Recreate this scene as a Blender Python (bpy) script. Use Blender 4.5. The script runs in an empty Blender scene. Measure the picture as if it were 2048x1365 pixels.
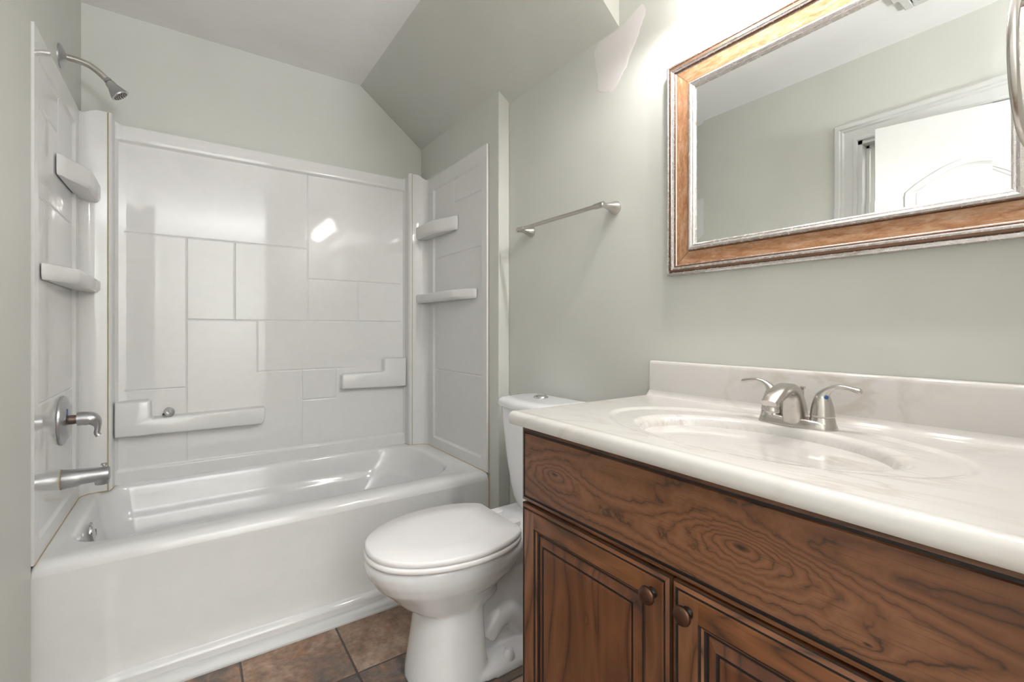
import bpy, bmesh, math, random
from mathutils import Vector, Matrix
sc = bpy.context.scene
C = sc.collection
random.seed(7)
PI = math.pi

# ------------------------------------------------------------------ camera
F_PX, YAW, V0, CAMH = 928.0, 0.6071, 659.2, 1.116
cd = bpy.data.cameras.new('camera'); cam = bpy.data.objects.new('camera', cd); C.objects.link(cam)
cd.sensor_width = 36.0; cd.lens = 36.0 * F_PX / 2048.0
cam.location = (0, 0, CAMH); cam.rotation_euler = (PI / 2, 0, -YAW)
cd.shift_y = (V0 - 682.5) / 2048.0
cd.clip_start = 0.02
sc.camera = cam
sc.view_settings.view_transform = 'Standard'; sc.view_settings.look = 'None'
sc.view_settings.gamma = 1.0; sc.view_settings.use_curve_mapping = False
sc.view_settings.exposure = 0.20
# ------------------------------------------------------------------ world + lights
w = bpy.data.worlds.new('world'); sc.world = w; w.use_nodes = True
w.node_tree.nodes['Background'].inputs[0].default_value = (0.9, 0.95, 1.0, 1)
w.node_tree.nodes['Background'].inputs[1].default_value = 0.3
def lamp(name, kind, loc, energy, color, rot=(0, 0, 0), **kw):
    l = bpy.data.lights.new(name, kind); l.energy = energy; l.color = color
    for k, v in kw.items(): setattr(l, k, v)
    o = bpy.data.objects.new(name, l); C.objects.link(o); o.location = loc; o.rotation_euler = rot
    return o
BULBS = [(1.06, y, 2.075) for y in (0.245, 0.485, 0.725)]
for b in BULBS:
    lamp('bulb_light', 'POINT', (b[0], b[1], 2.042), 7, (1.0, 0.985, 0.975), shadow_soft_size=0.016)
# added unseen fill lamps, bounced off the ceiling and the wall behind the camera
lamp('bounce_ceiling', 'AREA', (0.50, -1.90, 1.20), 135, (0.945, 0.965, 1.0), (PI, 0, 0), shape='DISK', size=0.30)
lamp('bounce_wall', 'AREA', (0.60, -2.30, 1.25), 62, (0.945, 0.965, 1.0), (-PI / 2, 0, 0), shape='RECTANGLE', size=0.6, size_y=0.9)
lamp('hall_fill', 'AREA', (-0.95, 0.55, 2.40), 12, (1.0, 0.97, 0.93), (0, 0, 0), shape='DISK', size=0.3)  # unseen lamp added as fill for the hall and doorway

# ------------------------------------------------------------------ helpers
def mesh_obj(name, verts, faces, mat=None, parent=None, smooth=35, mats=None, midx=None, uvs=None, bevel=0, seg=2, sub=0, loc=(0, 0, 0)):
    me = bpy.data.meshes.new(name)
    me.from_pydata([tuple(v) for v in verts], [], faces)
    for m in (mats or ([mat] if mat else [])): me.materials.append(m)
    if midx:
        for p, i in zip(me.polygons, midx): p.material_index = i
    if uvs:
        l = me.uv_layers.new(name='uv')
        for p in me.polygons:
            for li, vi in zip(p.loop_indices, p.vertices): l.data[li].uv = uvs[vi]
    bm = bmesh.new(); bm.from_mesh(me); bmesh.ops.recalc_face_normals(bm, faces=bm.faces); bm.to_mesh(me); bm.free()
    if smooth:
        for p in me.polygons: p.use_smooth = True
        me.set_sharp_from_angle(angle=math.radians(smooth))
    me.update()
    o = bpy.data.objects.new(name, me); C.objects.link(o); o.location = loc
    if parent: o.parent = parent
    if bevel:
        b = o.modifiers.new('bevel', 'BEVEL'); b.width = bevel; b.segments = seg; b.limit_method = 'ANGLE'; b.angle_limit = math.radians(40)
        b.harden_normals = False
    if sub:
        s = o.modifiers.new('sub', 'SUBSURF'); s.levels = sub; s.render_levels = sub
    return o
class G:
    """collects geometry of one mesh"""
    def __init__(s): s.v = []; s.f = []; s.m = []; s.uv = []
    def add(s, vs, fs, m=0, uv=None):
        n = len(s.v); s.v += [Vector(x) for x in vs]; s.f += [tuple(i + n for i in f) for f in fs]; s.m += [m] * len(fs)
        s.uv += (uv if uv else [(0, 0)] * len(vs))
    def box(s, a, b, m=0):
        x0, y0, z0 = [min(p, q) for p, q in zip(a, b)]; x1, y1, z1 = [max(p, q) for p, q in zip(a, b)]
        s.add([(x0, y0, z0), (x1, y0, z0), (x1, y1, z0), (x0, y1, z0), (x0, y0, z1), (x1, y0, z1), (x1, y1, z1), (x0, y1, z1)],
              [(0, 3, 2, 1), (4, 5, 6, 7), (0, 1, 5, 4), (1, 2, 6, 5), (2, 3, 7, 6), (3, 0, 4, 7)], m)
    def loft(s, rings, m=0, cap0=True, cap1=True, closed=True, uv=None):
        n = len(rings[0]); base = len(s.v)
        for r in rings: s.v += [Vector(p) for p in r]; s.uv += [(0, 0)] * n
        for i in range(len(rings) - 1):
            for j in range(n if closed else n - 1):
                a = base + i * n + j; b = base + i * n + (j + 1) % n
                s.f.append((a, b, b + n, a + n)); s.m.append(m)
        if cap0: s.f.append(tuple(base + j for j in range(n))[::-1]); s.m.append(m)
        if cap1: s.f.append(tuple(base + (len(rings) - 1) * n + j for j in range(n))); s.m.append(m)
    def lathe(s, prof, origin, axis, m=0, n=32, sx=1, sy=1):
        """prof: (radius, height) along axis"""
        ax = Vector(axis).normalized(); t = Vector((0, 0, 1)) if abs(ax.z) < .9 else Vector((1, 0, 0))
        u = ax.cross(t).normalized(); v = ax.cross(u); o = Vector(origin)
        s.loft([[o + ax * h + u * (r * sx * math.cos(2 * PI * k / n)) + v * (r * sy * math.sin(2 * PI * k / n)) for k in range(n)] for r, h in prof], m)
    def tube(s, pts, rad, m=0, n=12, closed=False, flat=1.0, up=None):
        pts = [Vector(p) for p in pts]; N = len(pts); rings = []
        rads = rad if isinstance(rad, (list, tuple)) else [rad] * N
        pu = None
        for i in range(N):
            a = pts[i - 1] if (i > 0 or closed) else pts[i]; b = pts[(i + 1) % N] if (i < N - 1 or closed) else pts[i]
            t = (b - a).normalized()
            if up is not None: u = t.cross(Vector(up)).normalized()
            elif pu is None:
                r = Vector((0, 0, 1)) if abs(t.z) < .9 else Vector((1, 0, 0)); u = t.cross(r).normalized()
            else: u = (pu - t * pu.dot(t)).normalized()
            pu = u; v = t.cross(u)
            R = rads[i]; fl = flat[i] if isinstance(flat, (list, tuple)) else flat
            rings.append([pts[i] + u * (R * math.cos(2 * PI * k / n)) + v * (R * fl * math.sin(2 * PI * k / n)) for k in range(n)])
        if closed: rings.append(rings[0]); s.loft(rings, m, False, False)
        else: s.loft(rings, m)
    def prism(s, poly, axis, a, b, m=0):
        """poly of 2D points in the plane normal to axis"""
        def P(p, h): return {'x': (h, p[0], p[1]), 'y': (p[0], h, p[1]), 'z': (p[0], p[1], h)}[axis]
        s.loft([[P(p, a) for p in poly], [P(p, b) for p in poly]], m)
    def build(s, name, mat=None, parent=None, **k):
        mats = mat if isinstance(mat, list) else [mat]
        return mesh_obj(name, s.v, s.f, parent=parent, mats=mats, midx=s.m, uvs=s.uv, **k)
def tag(o, label=None, cat=None, group=None, kind=None):
    if label: o['label'] = label
    if cat: o['category'] = cat
    if group: o['group'] = group
    if kind: o['kind'] = kind
    return o
def empty(name, loc, label, cat, group=None):
    o = bpy.data.objects.new(name, None); C.objects.link(o); o.location = loc; o.empty_display_size = .05
    return tag(o, label, cat, group)
def under(o, root):
    """parent a world-space mesh under root keeping its place"""
    o.parent = root; o.matrix_parent_inverse = Matrix.Translation(-Vector(root.location)); return o
def smooth01(t): t = max(0., min(1., t)); return t * t * (3 - 2 * t)
def catmull(pts, n):
    pts = [Vector(p) for p in pts]; out = []
    for i in range(len(pts) - 1):
        p0 = pts[max(i - 1, 0)]; p1 = pts[i]; p2 = pts[i + 1]; p3 = pts[min(i + 2, len(pts) - 1)]
        for k in range(n):
            t = k / n
            out.append(.5 * ((2 * p1) + (p2 - p0) * t + (2 * p0 - 5 * p1 + 4 * p2 - p3) * t * t + (3 * p1 - p0 - 3 * p2 + p3) * t ** 3))
    out.append(pts[-1]); return out

# ------------------------------------------------------------------ materials
class M:
    def __init__(s, name, **p):
        s.m = bpy.data.materials.new(name); s.m.use_nodes = True; s.nt = s.m.node_tree
        s.b = s.nt.nodes['Principled BSDF']; s.tc = s.nt.nodes.new('ShaderNodeTexCoord')
        for k, v in p.items(): s.b.inputs[k.replace('_', ' ')].default_value = v
    def n(s, t, ins=None, **kw):
        x = s.nt.nodes.new('ShaderNode' + t)
        for k, v in kw.items(): setattr(x, k, v)
        for k, v in (ins or {}).items():
            if isinstance(v, bpy.types.NodeSocket): s.nt.links.new(v, x.inputs[k])
            else: x.inputs[k].default_value = v
        return x
    def math(s, op, a, b=0., c=None):
        d = {0: a, 1: b}
        if c is not None: d[2] = c
        return s.n('Math', d, operation=op).outputs[0]
    def noise(s, vec, scale, detail=3, rough=.5, dist=0.):
        return s.n('TexNoise', {'Vector': vec, 'Scale': scale, 'Detail': detail, 'Roughness': rough, 'Distortion': dist}).outputs['Fac']
    def mapping(s, vec, scale=(1, 1, 1), loc=(0, 0, 0), rot=(0, 0, 0)):
        return s.n('Mapping', {'Vector': vec, 'Scale': scale, 'Location': loc, 'Rotation': rot}).outputs[0]
    def ramp(s, fac, stops):
        r = s.n('ValToRGB', {'Fac': fac}); e = r.color_ramp.elements
        while len(e) < len(stops): e.new(.5)
        for q, (p, c) in zip(e, stops): q.position = p; q.color = tuple(c) + (1,) if len(c) == 3 else c
        return r.outputs[0]
    def mix(s, fac, a, b, mode='MIX'):
        x = s.nt.nodes.new('ShaderNodeMix'); x.data_type = 'RGBA'; x.blend_type = mode
        for sock, v in ((x.inputs[0], fac), (x.inputs[6], a), (x.inputs[7], b)):
            if isinstance(v, bpy.types.NodeSocket): s.nt.links.new(v, sock)
            else: sock.default_value = (tuple(v) + (1,)) if isinstance(v, (tuple, list)) and len(v) == 3 else v
        return x.outputs[2]
    def maprange(s, v, a, b, c=0., d=1.):
        return s.n('MapRange', {'Value': v, 'From Min': a, 'From Max': b, 'To Min': c, 'To Max': d}).outputs[0]
    def set(s, sock, v): s.nt.links.new(v, s.b.inputs[sock])
    def bump(s, h, strength=.3, dist=.001):
        s.set('Normal', s.n('Bump', {'Height': h, 'Strength': strength, 'Distance': dist}).outputs[0])
def paint(name, col, rough=.55, var=.03):
    q = M(name, Roughness=rough); o = q.tc.outputs['Object']
    n = q.noise(o, 3.0, 4)
    q.set('Base Color', q.mix(q.maprange(n, .3, .7), [c * (1 - var) for c in col], [min(1, c * (1 + var)) for c in col]))
    q.bump(q.noise(o, 420, 2), .12, .0006); return q.m
def plain(name, col, rough=.4, metal=0., **k):
    q = M(name, Roughness=rough, Metallic=metal, **k); o = q.tc.outputs['Object']
    n = q.noise(o, 25.0, 2)
    q.set('Base Color', q.mix(n, [c * .97 for c in col], [min(1, c * 1.03) for c in col])); return q.m
WALL = paint('wall_paint', (.61, .612, .57), .42)
CEIL = paint('ceiling_paint', (.88, .875, .865), .6)
TRIMW = plain('trim_white', (.62, .62, .61), .30)
ACR = plain('acrylic_white', (.74, .735, .725), .05)
TUBM = plain('tub_enamel_white', (.75, .745, .74), .10)
PORC = plain('porcelain_white', (.79, .79, .80), .10, Coat_Weight=.4, Coat_Roughness=.04)
SEATM = plain('seat_plastic', (.82, .80, .80), .22)
CAULK = plain('tan_caulk', (.50, .38, .22), .5)
CHROME = plain('chrome', (.62, .62, .62), .08, 1.)
PATCH = paint('spackle', (.72, .69, .675), .7)
BLUE = plain('blue_dot', (.02, .09, .30), .3)
RED = plain('red_dot', (.5, .03, .02), .3)
DARKN = plain('nozzle_rubber', (.10, .07, .06), .5)
BRASSY = plain('screw_thread', (.16, .12, .10), .45, .8)
def brushed(name, col, rough=.28, s=(6, 6, 14)):
    q = M(name, Roughness=rough, Metallic=1.); o = q.mapping(q.tc.outputs['Object'], s)
    n = q.noise(o, 30.0, 3)
    q.set('Base Color', q.mix(n, [c * .96 for c in col], [min(1, c * 1.04) for c in col]))
    q.set('Roughness', q.maprange(n, .3, .7, rough * .92, rough * 1.1)); return q.m
NICKEL = brushed('brushed_nickel', (.58, .55, .52), .24)
NICKEL_D = brushed('brushed_nickel_grey', (.52, .52, .53), .30)
KNOBM = M('oil_rubbed_bronze', Metallic=.85, Roughness=.33)
_lw = KNOBM.n('LayerWeight', {'Blend': .45}).outputs['Facing']
_no = KNOBM.noise(KNOBM.tc.outputs['Object'], 40, 3)
KNOBM.set('Base Color', KNOBM.mix(_no, (.055, .028, .02), (.16, .075, .05)))
KNOB = KNOBM.m
KNOB_D = plain('dark_bronze', (.018, .014, .012), .35, .7)

def marble():
    q = M('cultured_marble', Roughness=.10, Coat_Weight=.3, Coat_Roughness=.05); o = q.tc.outputs['Object']
    wv = q.mapping(o, (3.2, 1.0, 1.6), rot=(0, 0, .35))
    n1 = q.noise(wv, 3.2, 6, .62, 1.1)
    ridge = q.math('ABSOLUTE', q.math('SUBTRACT', n1, .5))
    vein = q.maprange(ridge, 0., .06, 1., 0.)
    gate = q.maprange(q.noise(o, 4.5, 2), .42, .62)
    vf = q.math('MULTIPLY', q.math('MULTIPLY', vein, gate), .50)
    cloud = q.mix(q.noise(wv, 5.0, 4, .6), (.645, .62, .595), (.69, .665, .64))
    q.set('Base Color', q.mix(vf, cloud, (.50, .43, .36))); return q.m
MARBLE = marble()

def tiles():
    q = M('slate_tile_floor'); o = q.tc.outputs['Object']
    sx = q.n('SeparateXYZ', {0: o})
    T = .31
    fx = q.math('DIVIDE', q.math('SUBTRACT', sx.outputs[0], .138), T); fy = q.math('DIVIDE', q.math('SUBTRACT', sx.outputs[1], 1.522), T)
    cell = q.n('CombineXYZ', {0: q.math('FLOOR', fx), 1: q.math('FLOOR', fy)}).outputs[0]
    wn = q.n('TexWhiteNoise', {'Vector': cell}, noise_dimensions='3D')
    def edge(f): 
        r = q.math('FRACT', f); return q.math('MINIMUM', r, q.math('SUBTRACT', 1., r))
    nz = q.noise(o, 60, 3)
    e = q.math('ADD', q.math('MINIMUM', edge(fx), edge(fy)), q.math('MULTIPLY', q.math('SUBTRACT', nz, .5), .006))
    grout = q.maprange(e, .008, .013, 1., 0.)
    off = q.n('VectorMath', {0: o, 1: q.n('VectorMath', {0: wn.outputs['Color'], 1: (7, 7, 7)}, operation='MULTIPLY').outputs[0]}, operation='ADD').outputs[0]
    big = q.noise(off, 5.5, 8, .62, .9); fine = q.noise(off, 38, 6, .65)
    tone = q.math('ADD', q.math('MULTIPLY', big, .75), q.math('MULTIPLY', wn.outputs['Value'], .25))
    rust = q.ramp(tone, [(.32, (.085, .080, .082)), (.41, (.21, .165, .14)), (.50, (.38, .23, .155)), (.59, (.49, .35, .26)), (.70, (.55, .44, .35))])
    col = q.mix(q.maprange(fine, .35, .65), rust, q.mix(.55, rust, (.10, .07, .055)), 'MIX')
    fac = q.math('MULTIPLY', q.maprange(q.noise(off, 14, 5, .6, 1.5), .58, .68), .45)
    col = q.mix(fac, col, (.46, .21, .09))
    q.set('Base Color', q.mix(grout, col, (.085, .068, .058)))
    q.set('Roughness', q.maprange(fine, .3, .7, .36, .55))
    h = q.math('SUBTRACT', q.math('ADD', q.math('MULTIPLY', big, .9), q.math('MULTIPLY', fine, .35)), q.math('MULTIPLY', grout, .9))
    q.bump(h, .7, .004); return q.m
TILE = tiles()

def wood(name, axis='y', base=((.058, .020, .0095), (.135, .052, .024), (.235, .098, .046)), knots=(), seed=0., dens=11.):
    """hickory: contour lines of a stretched height field, with knots"""
    q = M(name, Roughness=.34, Coat_Weight=.15, Coat_Roughness=.2); o = q.tc.outputs['Object']
    sc3 = {'y': (5., .95, 5.), 'z': (5., 5., .95)}[axis]
    v = q.mapping(o, sc3, (seed, seed * 1.7, seed * .6))
    h = q.noise(v, 1.7, 2, .45, .25)
    xyz = q.n('SeparateXYZ', {0: o})
    dark = None
    for (ky, kz, r, amp) in knots:
        dy = q.math('SUBTRACT', xyz.outputs[1], ky); dz = q.math('SUBTRACT', xyz.outputs[2], kz)
        el = 2.6 if axis == 'y' else .42
        wob = q.math('ADD', q.math('MULTIPLY', q.math('SUBTRACT', q.noise(o, 55, 2), .5), .9), 1.)
        d2 = q.math('ADD', q.math('POWER', q.math('DIVIDE', dy, r * el), 2.), q.math('POWER', q.math('DIVIDE', dz, r), 2.))
        g = q.math('DIVIDE', amp, q.math('ADD', 1., q.math('MULTIPLY', d2, wob)))
        h = q.math('ADD', h, g)
        k = q.maprange(q.math('MULTIPLY', d2, wob), .0, .045, 1., 0.)
        dark = k if dark is None else q.math('MAXIMUM', dark, k)
    ln = q.math('FRACT', q.math('MULTIPLY', h, dens))
    line = q.maprange(q.math('ABSOLUTE', q.math('SUBTRACT', ln, .5)), .0, .11, 1., 0.)
    soft = q.math('ABSOLUTE', q.math('SUBTRACT', ln, .5))
    fs = {'y': (90., 2.6, 90.), 'z': (90., 90., 2.6)}[axis]
    pore = q.noise(q.mapping(o, fs), 4.0, 3, .6)
    porel = q.maprange(pore, .56, .68)
    broad = q.noise(q.mapping(o, sc3, (3.3 + seed, 0, 0)), 1.1, 3, .5)
    tone = q.math('ADD', q.math('MULTIPLY', broad, .75), q.math('MULTIPLY', soft, .45))
    col = q.ramp(tone, [(.26, base[0]), (.46, base[1]), (.72, base[2])])
    brk = q.maprange(q.noise(q.mapping(o, fs), 1.4, 2), .35, .6)
    lf = q.math('MULTIPLY', q.math('MULTIPLY', line, brk), .85)
    col = q.mix(lf, col, (.028, .016, .012))
    col = q.mix(q.math('MULTIPLY', porel, .42), col, (.035, .018, .012))
    if dark is not None: col = q.mix(q.math('MULTIPLY', dark, .95), col, (.014, .007, .006))
    q.set('Base Color', col)
    q.bump(q.math('ADD', porel, line), -.18, .0006); return q.m
WOOD_H = wood('hickory_drawer_wood', 'y', base=((.066, .023, .0095), (.150, .058, .024), (.240, .104, .048)), knots=((.372, .792, .028, .55), (.80, .79, .024, .40), (.215, .735, .012, .12)), seed=1.3, dens=11.)
WOOD_R = wood('hickory_rail_wood', 'y', base=((.075, .024, .009), (.165, .060, .022), (.275, .110, .042)), knots=((.745, .655, .006, .05), (.35, .64, .005, .03)), seed=4.1)
WOOD_V = wood('hickory_stile_wood', 'z', base=((.070, .024, .010), (.18, .070, .030), (.31, .14, .066)), seed=2.2, dens=9.)
WOOD_P = wood('hickory_panel_wood', 'z', base=((.048, .014, .006), (.125, .042, .016), (.215, .082, .034)), knots=((.70, .515, .009, .10), (.25, .45, .009, .1)), seed=6.4, dens=7.)
GLAZE = plain('dark_glaze', (.012, .008, .007), .45)
def uvmat(name, cols, rough, metal, stretch, scale, lo):
    q = M(name, Roughness=rough, Metallic=metal); uv = q.tc.outputs['UV']
    big = q.noise(q.mapping(uv, (1, stretch, 1)), scale, 8, .70, .5); fine = q.noise(q.mapping(uv, (1, stretch, 1)), scale * 4, 5, .7)
    t = q.math('ADD', q.math('MULTIPLY', big, .72), q.math('MULTIPLY', fine, .28))
    q.set('Base Color', q.ramp(t, [(lo, cols[0]), (lo + .13, cols[1]), (lo + .28, cols[2])]))
    q.set('Roughness', q.maprange(fine, .3, .7, rough * .85, rough * 1.3)); return q.m
COPPER = uvmat('copper_leaf_wood', ((.26, .11, .045), (.40, .20, .10), (.50, .34, .23)), .36, .2, 3., 26., .36)
SILVER = uvmat('antique_silver', ((.42, .30, .23), (.64, .59, .56), (.74, .71, .70)), .24, .85, 2., 22., .28)
PATINA = plain('brown_patina', (.16, .085, .05), .45, .3)
GLASSM = M('mirror_glass', Metallic=1., Roughness=.0)
GLASSM.set('Base Color', GLASSM.mix(GLASSM.noise(GLASSM.tc.outputs['Object'], 3), (.90, .92, .90), (.91, .93, .91))); GLASSM = GLASSM.m
def emis(name, col, st):
    q = M(name, Roughness=.4); q.b.inputs['Base Color'].default_value = tuple(col) + (1,)
    q.b.inputs['Emission Color'].default_value = tuple(col) + (1,); q.b.inputs['Emission Strength'].default_value = st; return q.m
SHADE = emis('frosted_glass_shade', (1, .975, .95), 5.0); SHADE.node_tree.nodes['Principled BSDF'].inputs['Transmission Weight'].default_value = .6
BULBM = emis('lit_bulb', (1, .93, .82), 14.)
DIFF = emis('lit_diffuser', (1, .97, .94), 3.)

# ------------------------------------------------------------------ room shell
XL, XA, XR, D, DF, ZC = -.373, 1.151, 1.21, 2.621, 1.844, 2.483
YF, YST = -3.6, 1.762       # front wall plane; front end of the alcove's right wall
def struct(name, g, mat, **k): return tag(g.build(name, mat, **k), kind='structure')
g = G(); g.box((XL - 1.1, YF - .1, -.06), (XR + .1, D + .1, 0)); struct('floor', g, TILE, smooth=0)
g = G(); g.box((XL - 1.1, YF - .1, ZC), (XR + .1, D + .1, ZC + .06)); struct('ceiling', g, CEIL, smooth=0)
g = G(); g.box((XL - .1, D, 0), (XR + .1, D + .1, ZC)); struct('wall_back', g, WALL, smooth=0)
g = G(); g.box((XR, YF - .1, 0), (XR + .1, D, ZC)); wr = struct('wall_right', g, WALL, smooth=0)
g = G(); g.box((XA, YST, 0), (XR, D, 2.30)); struct('wall_alcove', g, WALL, bevel=.004)
g = G(); g.prism([(.786, ZC), (XR, 2.155), (XR, ZC)], 'y', 1.098, D); struct('ceiling_slope', g, WALL, smooth=0)
g = G(); g.box((XL - 1.1, YF - .1, 0), (XR + .1, YF, ZC)); struct('wall_front', g, WALL, smooth=0)
g = G(); g.box((.63, -.11, 0), (XR, .02, ZC)); struct('wall_niche', g, WALL, bevel=.003)
DY0, DY1, DZ = .163, .925, 2.063
XW = -.3625
g = G(); g.box((XL - .1, 1.822, 0), (XL, D, ZC)); g.box((XL - .1, DY1, 0), (XW, 1.822, ZC)); g.box((XL - .1, YF, 0), (XW, DY0, ZC)); g.box((XL - .1, DY0, DZ), (XW, DY1, ZC))
struct('wall_left', g, WALL, smooth=0)
g = G(); g.box((XL - 1.1, YF, 0), (XL - 1.0, D, ZC)); struct('wall_hall', g, paint('hall_paint', (.70, .70, .67)), smooth=0)
g = G(); g.box((XL - 1.0, 1.6, 0), (XL - .1, 1.7, ZC)); struct('wall_hall_end', g, bpy.data.materials['hall_paint'], smooth=0)
# spackle patch on the right wall
def patch():
    out = [(1.218, 2.125), (1.205, 2.04), (1.20, 1.985), (1.175, 1.962), (1.15, 1.955), (1.13, 1.945), (1.105, 1.962), (1.085, 1.985), (1.065, 2.0), (1.05, 2.03), (1.035, 2.055),
           (1.02, 2.075), (1.008, 2.10), (.992, 2.125), (.985, 2.15), (.997, 2.175), (1.018, 2.172), (1.045, 2.163), (1.075, 2.152), (1.098, 2.15), (1.13, 2.148), (1.17, 2.15), (1.195, 2.148)]
    pts = [Vector((0, y, z)) for y, z in out]; pts = catmull(pts + [pts[0]], 5)[:-1]
    rnd = random.Random(3); c = Vector((0, 1.10, 2.07)); o = []; i2 = []
    for p in pts:
        d = (p - c); j = 1 + rnd.uniform(-.035, .03) if p.z < 2.145 else 1
        q = c + d * j; q.x = 1.2098; o.append(q.copy()); q2 = c + d * (j - .06); q2.x = 1.2088; i2.append(q2)
    g = G(); g.loft([o, i2], 0, False, True); return g.build('spackle_patch', PATCH, smooth=60)
p = patch(); p.parent = wr; tag(p, 'unpainted smear of white spackle on the wall')

# door casing (on the left wall, seen in the mirror)
def casing():
    prof = [(0, 0), (0, .010), (.004, .013), (.016, .013), (.020, .010), (.055, .014), (.062, .020), (.070, .019), (.076, .024), (.092, .026), (.098, .022), (.098, 0)]
    g = G(); rings = []
    for (y, z, dy, dz) in ((DY1, 0, 1, 0), (DY1, DZ, 1, 1), (DY0, DZ, -1, 1), (DY0, 0, -1, 0)):
        rings.append([(XW + h, y + dy * d, z + dz * d) for d, h in prof])
    g.loft(rings); g.box((XL - .1, DY1 - .018, 0), (XW, DY1, DZ)); g.box((XL - .1, DY0, 0), (XW, DY0 + .018, DZ)); g.box((XL - .1, DY0, DZ - .018), (XW, DY1, DZ))
    g.box((XL - .06, DY1 - .03, 0), (XL - .045, DY1 - .018, DZ - .018)); g.box((XL - .06, DY0 + .018, DZ - .03), (XL - .045, DY1 - .018, DZ - .018))
    return struct('trim_1', g, TRIMW, smooth=30)
casing()
def door():
    W = .655; H = 2.04; T = .035
    root = bpy.data.objects.new('door_1', None); C.objects.link(root); root.location = (XW - .045, DY0 + .02, .008)
    ang = .247
    root.rotation_euler = (0, 0, -ang); tag(root, kind='structure')   # local +Y runs along the leaf, +X faces the room
    g = G(); g.box((0, 0, 0), (T, W, H)); g.build('door_leaf', TRIMW, root, bevel=.002)
    def arch(y0, y1, z0, z1, rise, n=16):
        pts = [(y0, z0), (y0, z1)]
        pts += [(y0 + (y1 - y0) * k / n, z1 + rise * math.sin(PI * k / n) ** 1.0) for k in range(1, n)]
        pts += [(y1, z1), (y1, z0)]; return pts
    for nm, a in (('upper', arch(.12, W - .12, 1.02, 1.72, .10)), ('lower', arch(.12, W - .12, .22, .86, 0, 2))):
        g = G(); g.tube([(T, y, z) for y, z in a], .016, 0, 8, closed=True, flat=.45, up=(1, 0, 0)); 
        cy = W / 2; cz = sum(z for _, z in a) / len(a)
        a2 = [(cy + (y - cy) * .84, cz + (z - cz) * .90) for y, z in a]
        g.tube([(T, y, z) for y, z in a2], .007, 0, 8, closed=True, flat=.4, up=(1, 0, 0))
        g.build('panel_moulding', TRIMW, root)
    g = G(); g.lathe([(.0, 0), (.03, 0), (.03, .006), (.012, .010), (.011, .022), (.022, .030), (.025, .040), (.020, .050), (.0, .053)], (T, W - .10, .93), (1, 0, 0))
    g.build('door_knob', NICKEL, root)
door()
# small moulding where the tub apron meets the floor
g = G()
g.prism([(1.838, 0), (1.799, 0), (1.799, .006), (1.806, .011), (1.808, .016), (1.814, .021), (1.818, .027), (1.826, .031), (1.838, .033)], 'x', XW, XA)
struct('baseboard_tub', g, TRIMW, smooth=40)
g = G(); g.prism([(XR, 0), (XR, .09), (XR - .006, .09), (XR - .012, .078), (XR - .012, 0)], 'y', 0.96, YST); 
def fixp(g): pass
g = G(); g.loft([[(XR - q[0], y, q[1]) for q in ((0, 0), (.013, 0), (.013, .075), (.006, .09), (0, .09))] for y in (.96, YST)])
struct('baseboard_right', g, TRIMW)
# ------------------------------------------------------------------ bathtub
tub = empty('bathtub', (.389, 2.23, 0), 'white alcove bathtub below the three surround panels', 'bathtub')
ZR = .446
def rrect(x0, x1, y0, y1, r, z, n=10, r2=None):
    """rounded rect; r2 = radius on the +x end"""
    r2 = r2 or r; pts = []
    for (cx, cy, a0, rr) in ((x1 - r2, y1 - r2, 0, r2), (x0 + r, y1 - r, 90, r), (x0 + r, y0 + r, 180, r), (x1 - r2, y0 + r2, 270, r2)):
        for k in range(n + 1):
            a = math.radians(a0 + 90 * k / n); pts.append((cx + rr * math.cos(a), cy + rr * math.sin(a), z))
    return pts
x0, x1, y0, y1 = XL + .004, XA - .002, DF, 2.615
g = G()
opn = (-.305, 1.055, 1.955, 2.585)
L = [rrect(x0, x1, y0 + .001, y1, .004, ZR - .035), rrect(x0, x1, y0 + .003, y1, .006, ZR - .018), rrect(x0 + .001, x1 - .001, y0 + .012, y1, .012, ZR - .004), rrect(x0 + .002, x1 - .002, y0 + .026, y1, .02, ZR + .001), rrect(x0 + .004, x1 - .004, y0 + .045, y1, .03, ZR + .001)]
def inn(d0, d1, dy, z, r, r2, tilt=0):
    return rrect(opn[0] + d0, opn[1] - d1, opn[2] + dy, opn[3] - dy, r, z, r2=r2)
L += [inn(-.012, -.012, -.012, ZR + .001, .11, .20), inn(-.004, -.004, -.004, ZR - .003, .11, .20), inn(.002, .004, .003, ZR - .014, .11, .20), inn(.006, .014, .008, ZR - .05, .11, .20),
      inn(.014, .05, .020, .345, .11, .20), inn(.018, .060, .026, .325, .11, .20), inn(.022, .068, .034, .316, .11, .20), inn(.027, .080, .040, .300, .10, .19),
      inn(.05, .15, .065, .22, .10, .18), inn(.07, .22, .085, .13, .10, .17), inn(.09, .255, .11, .095, .10, .16), inn(.14, .31, .16, .082, .09, .14), inn(.22, .42, .22, .08, .08, .10)]
g.loft(L, 0, False, True)
under(g.build('basin', TUBM, smooth=50), tub)
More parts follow.
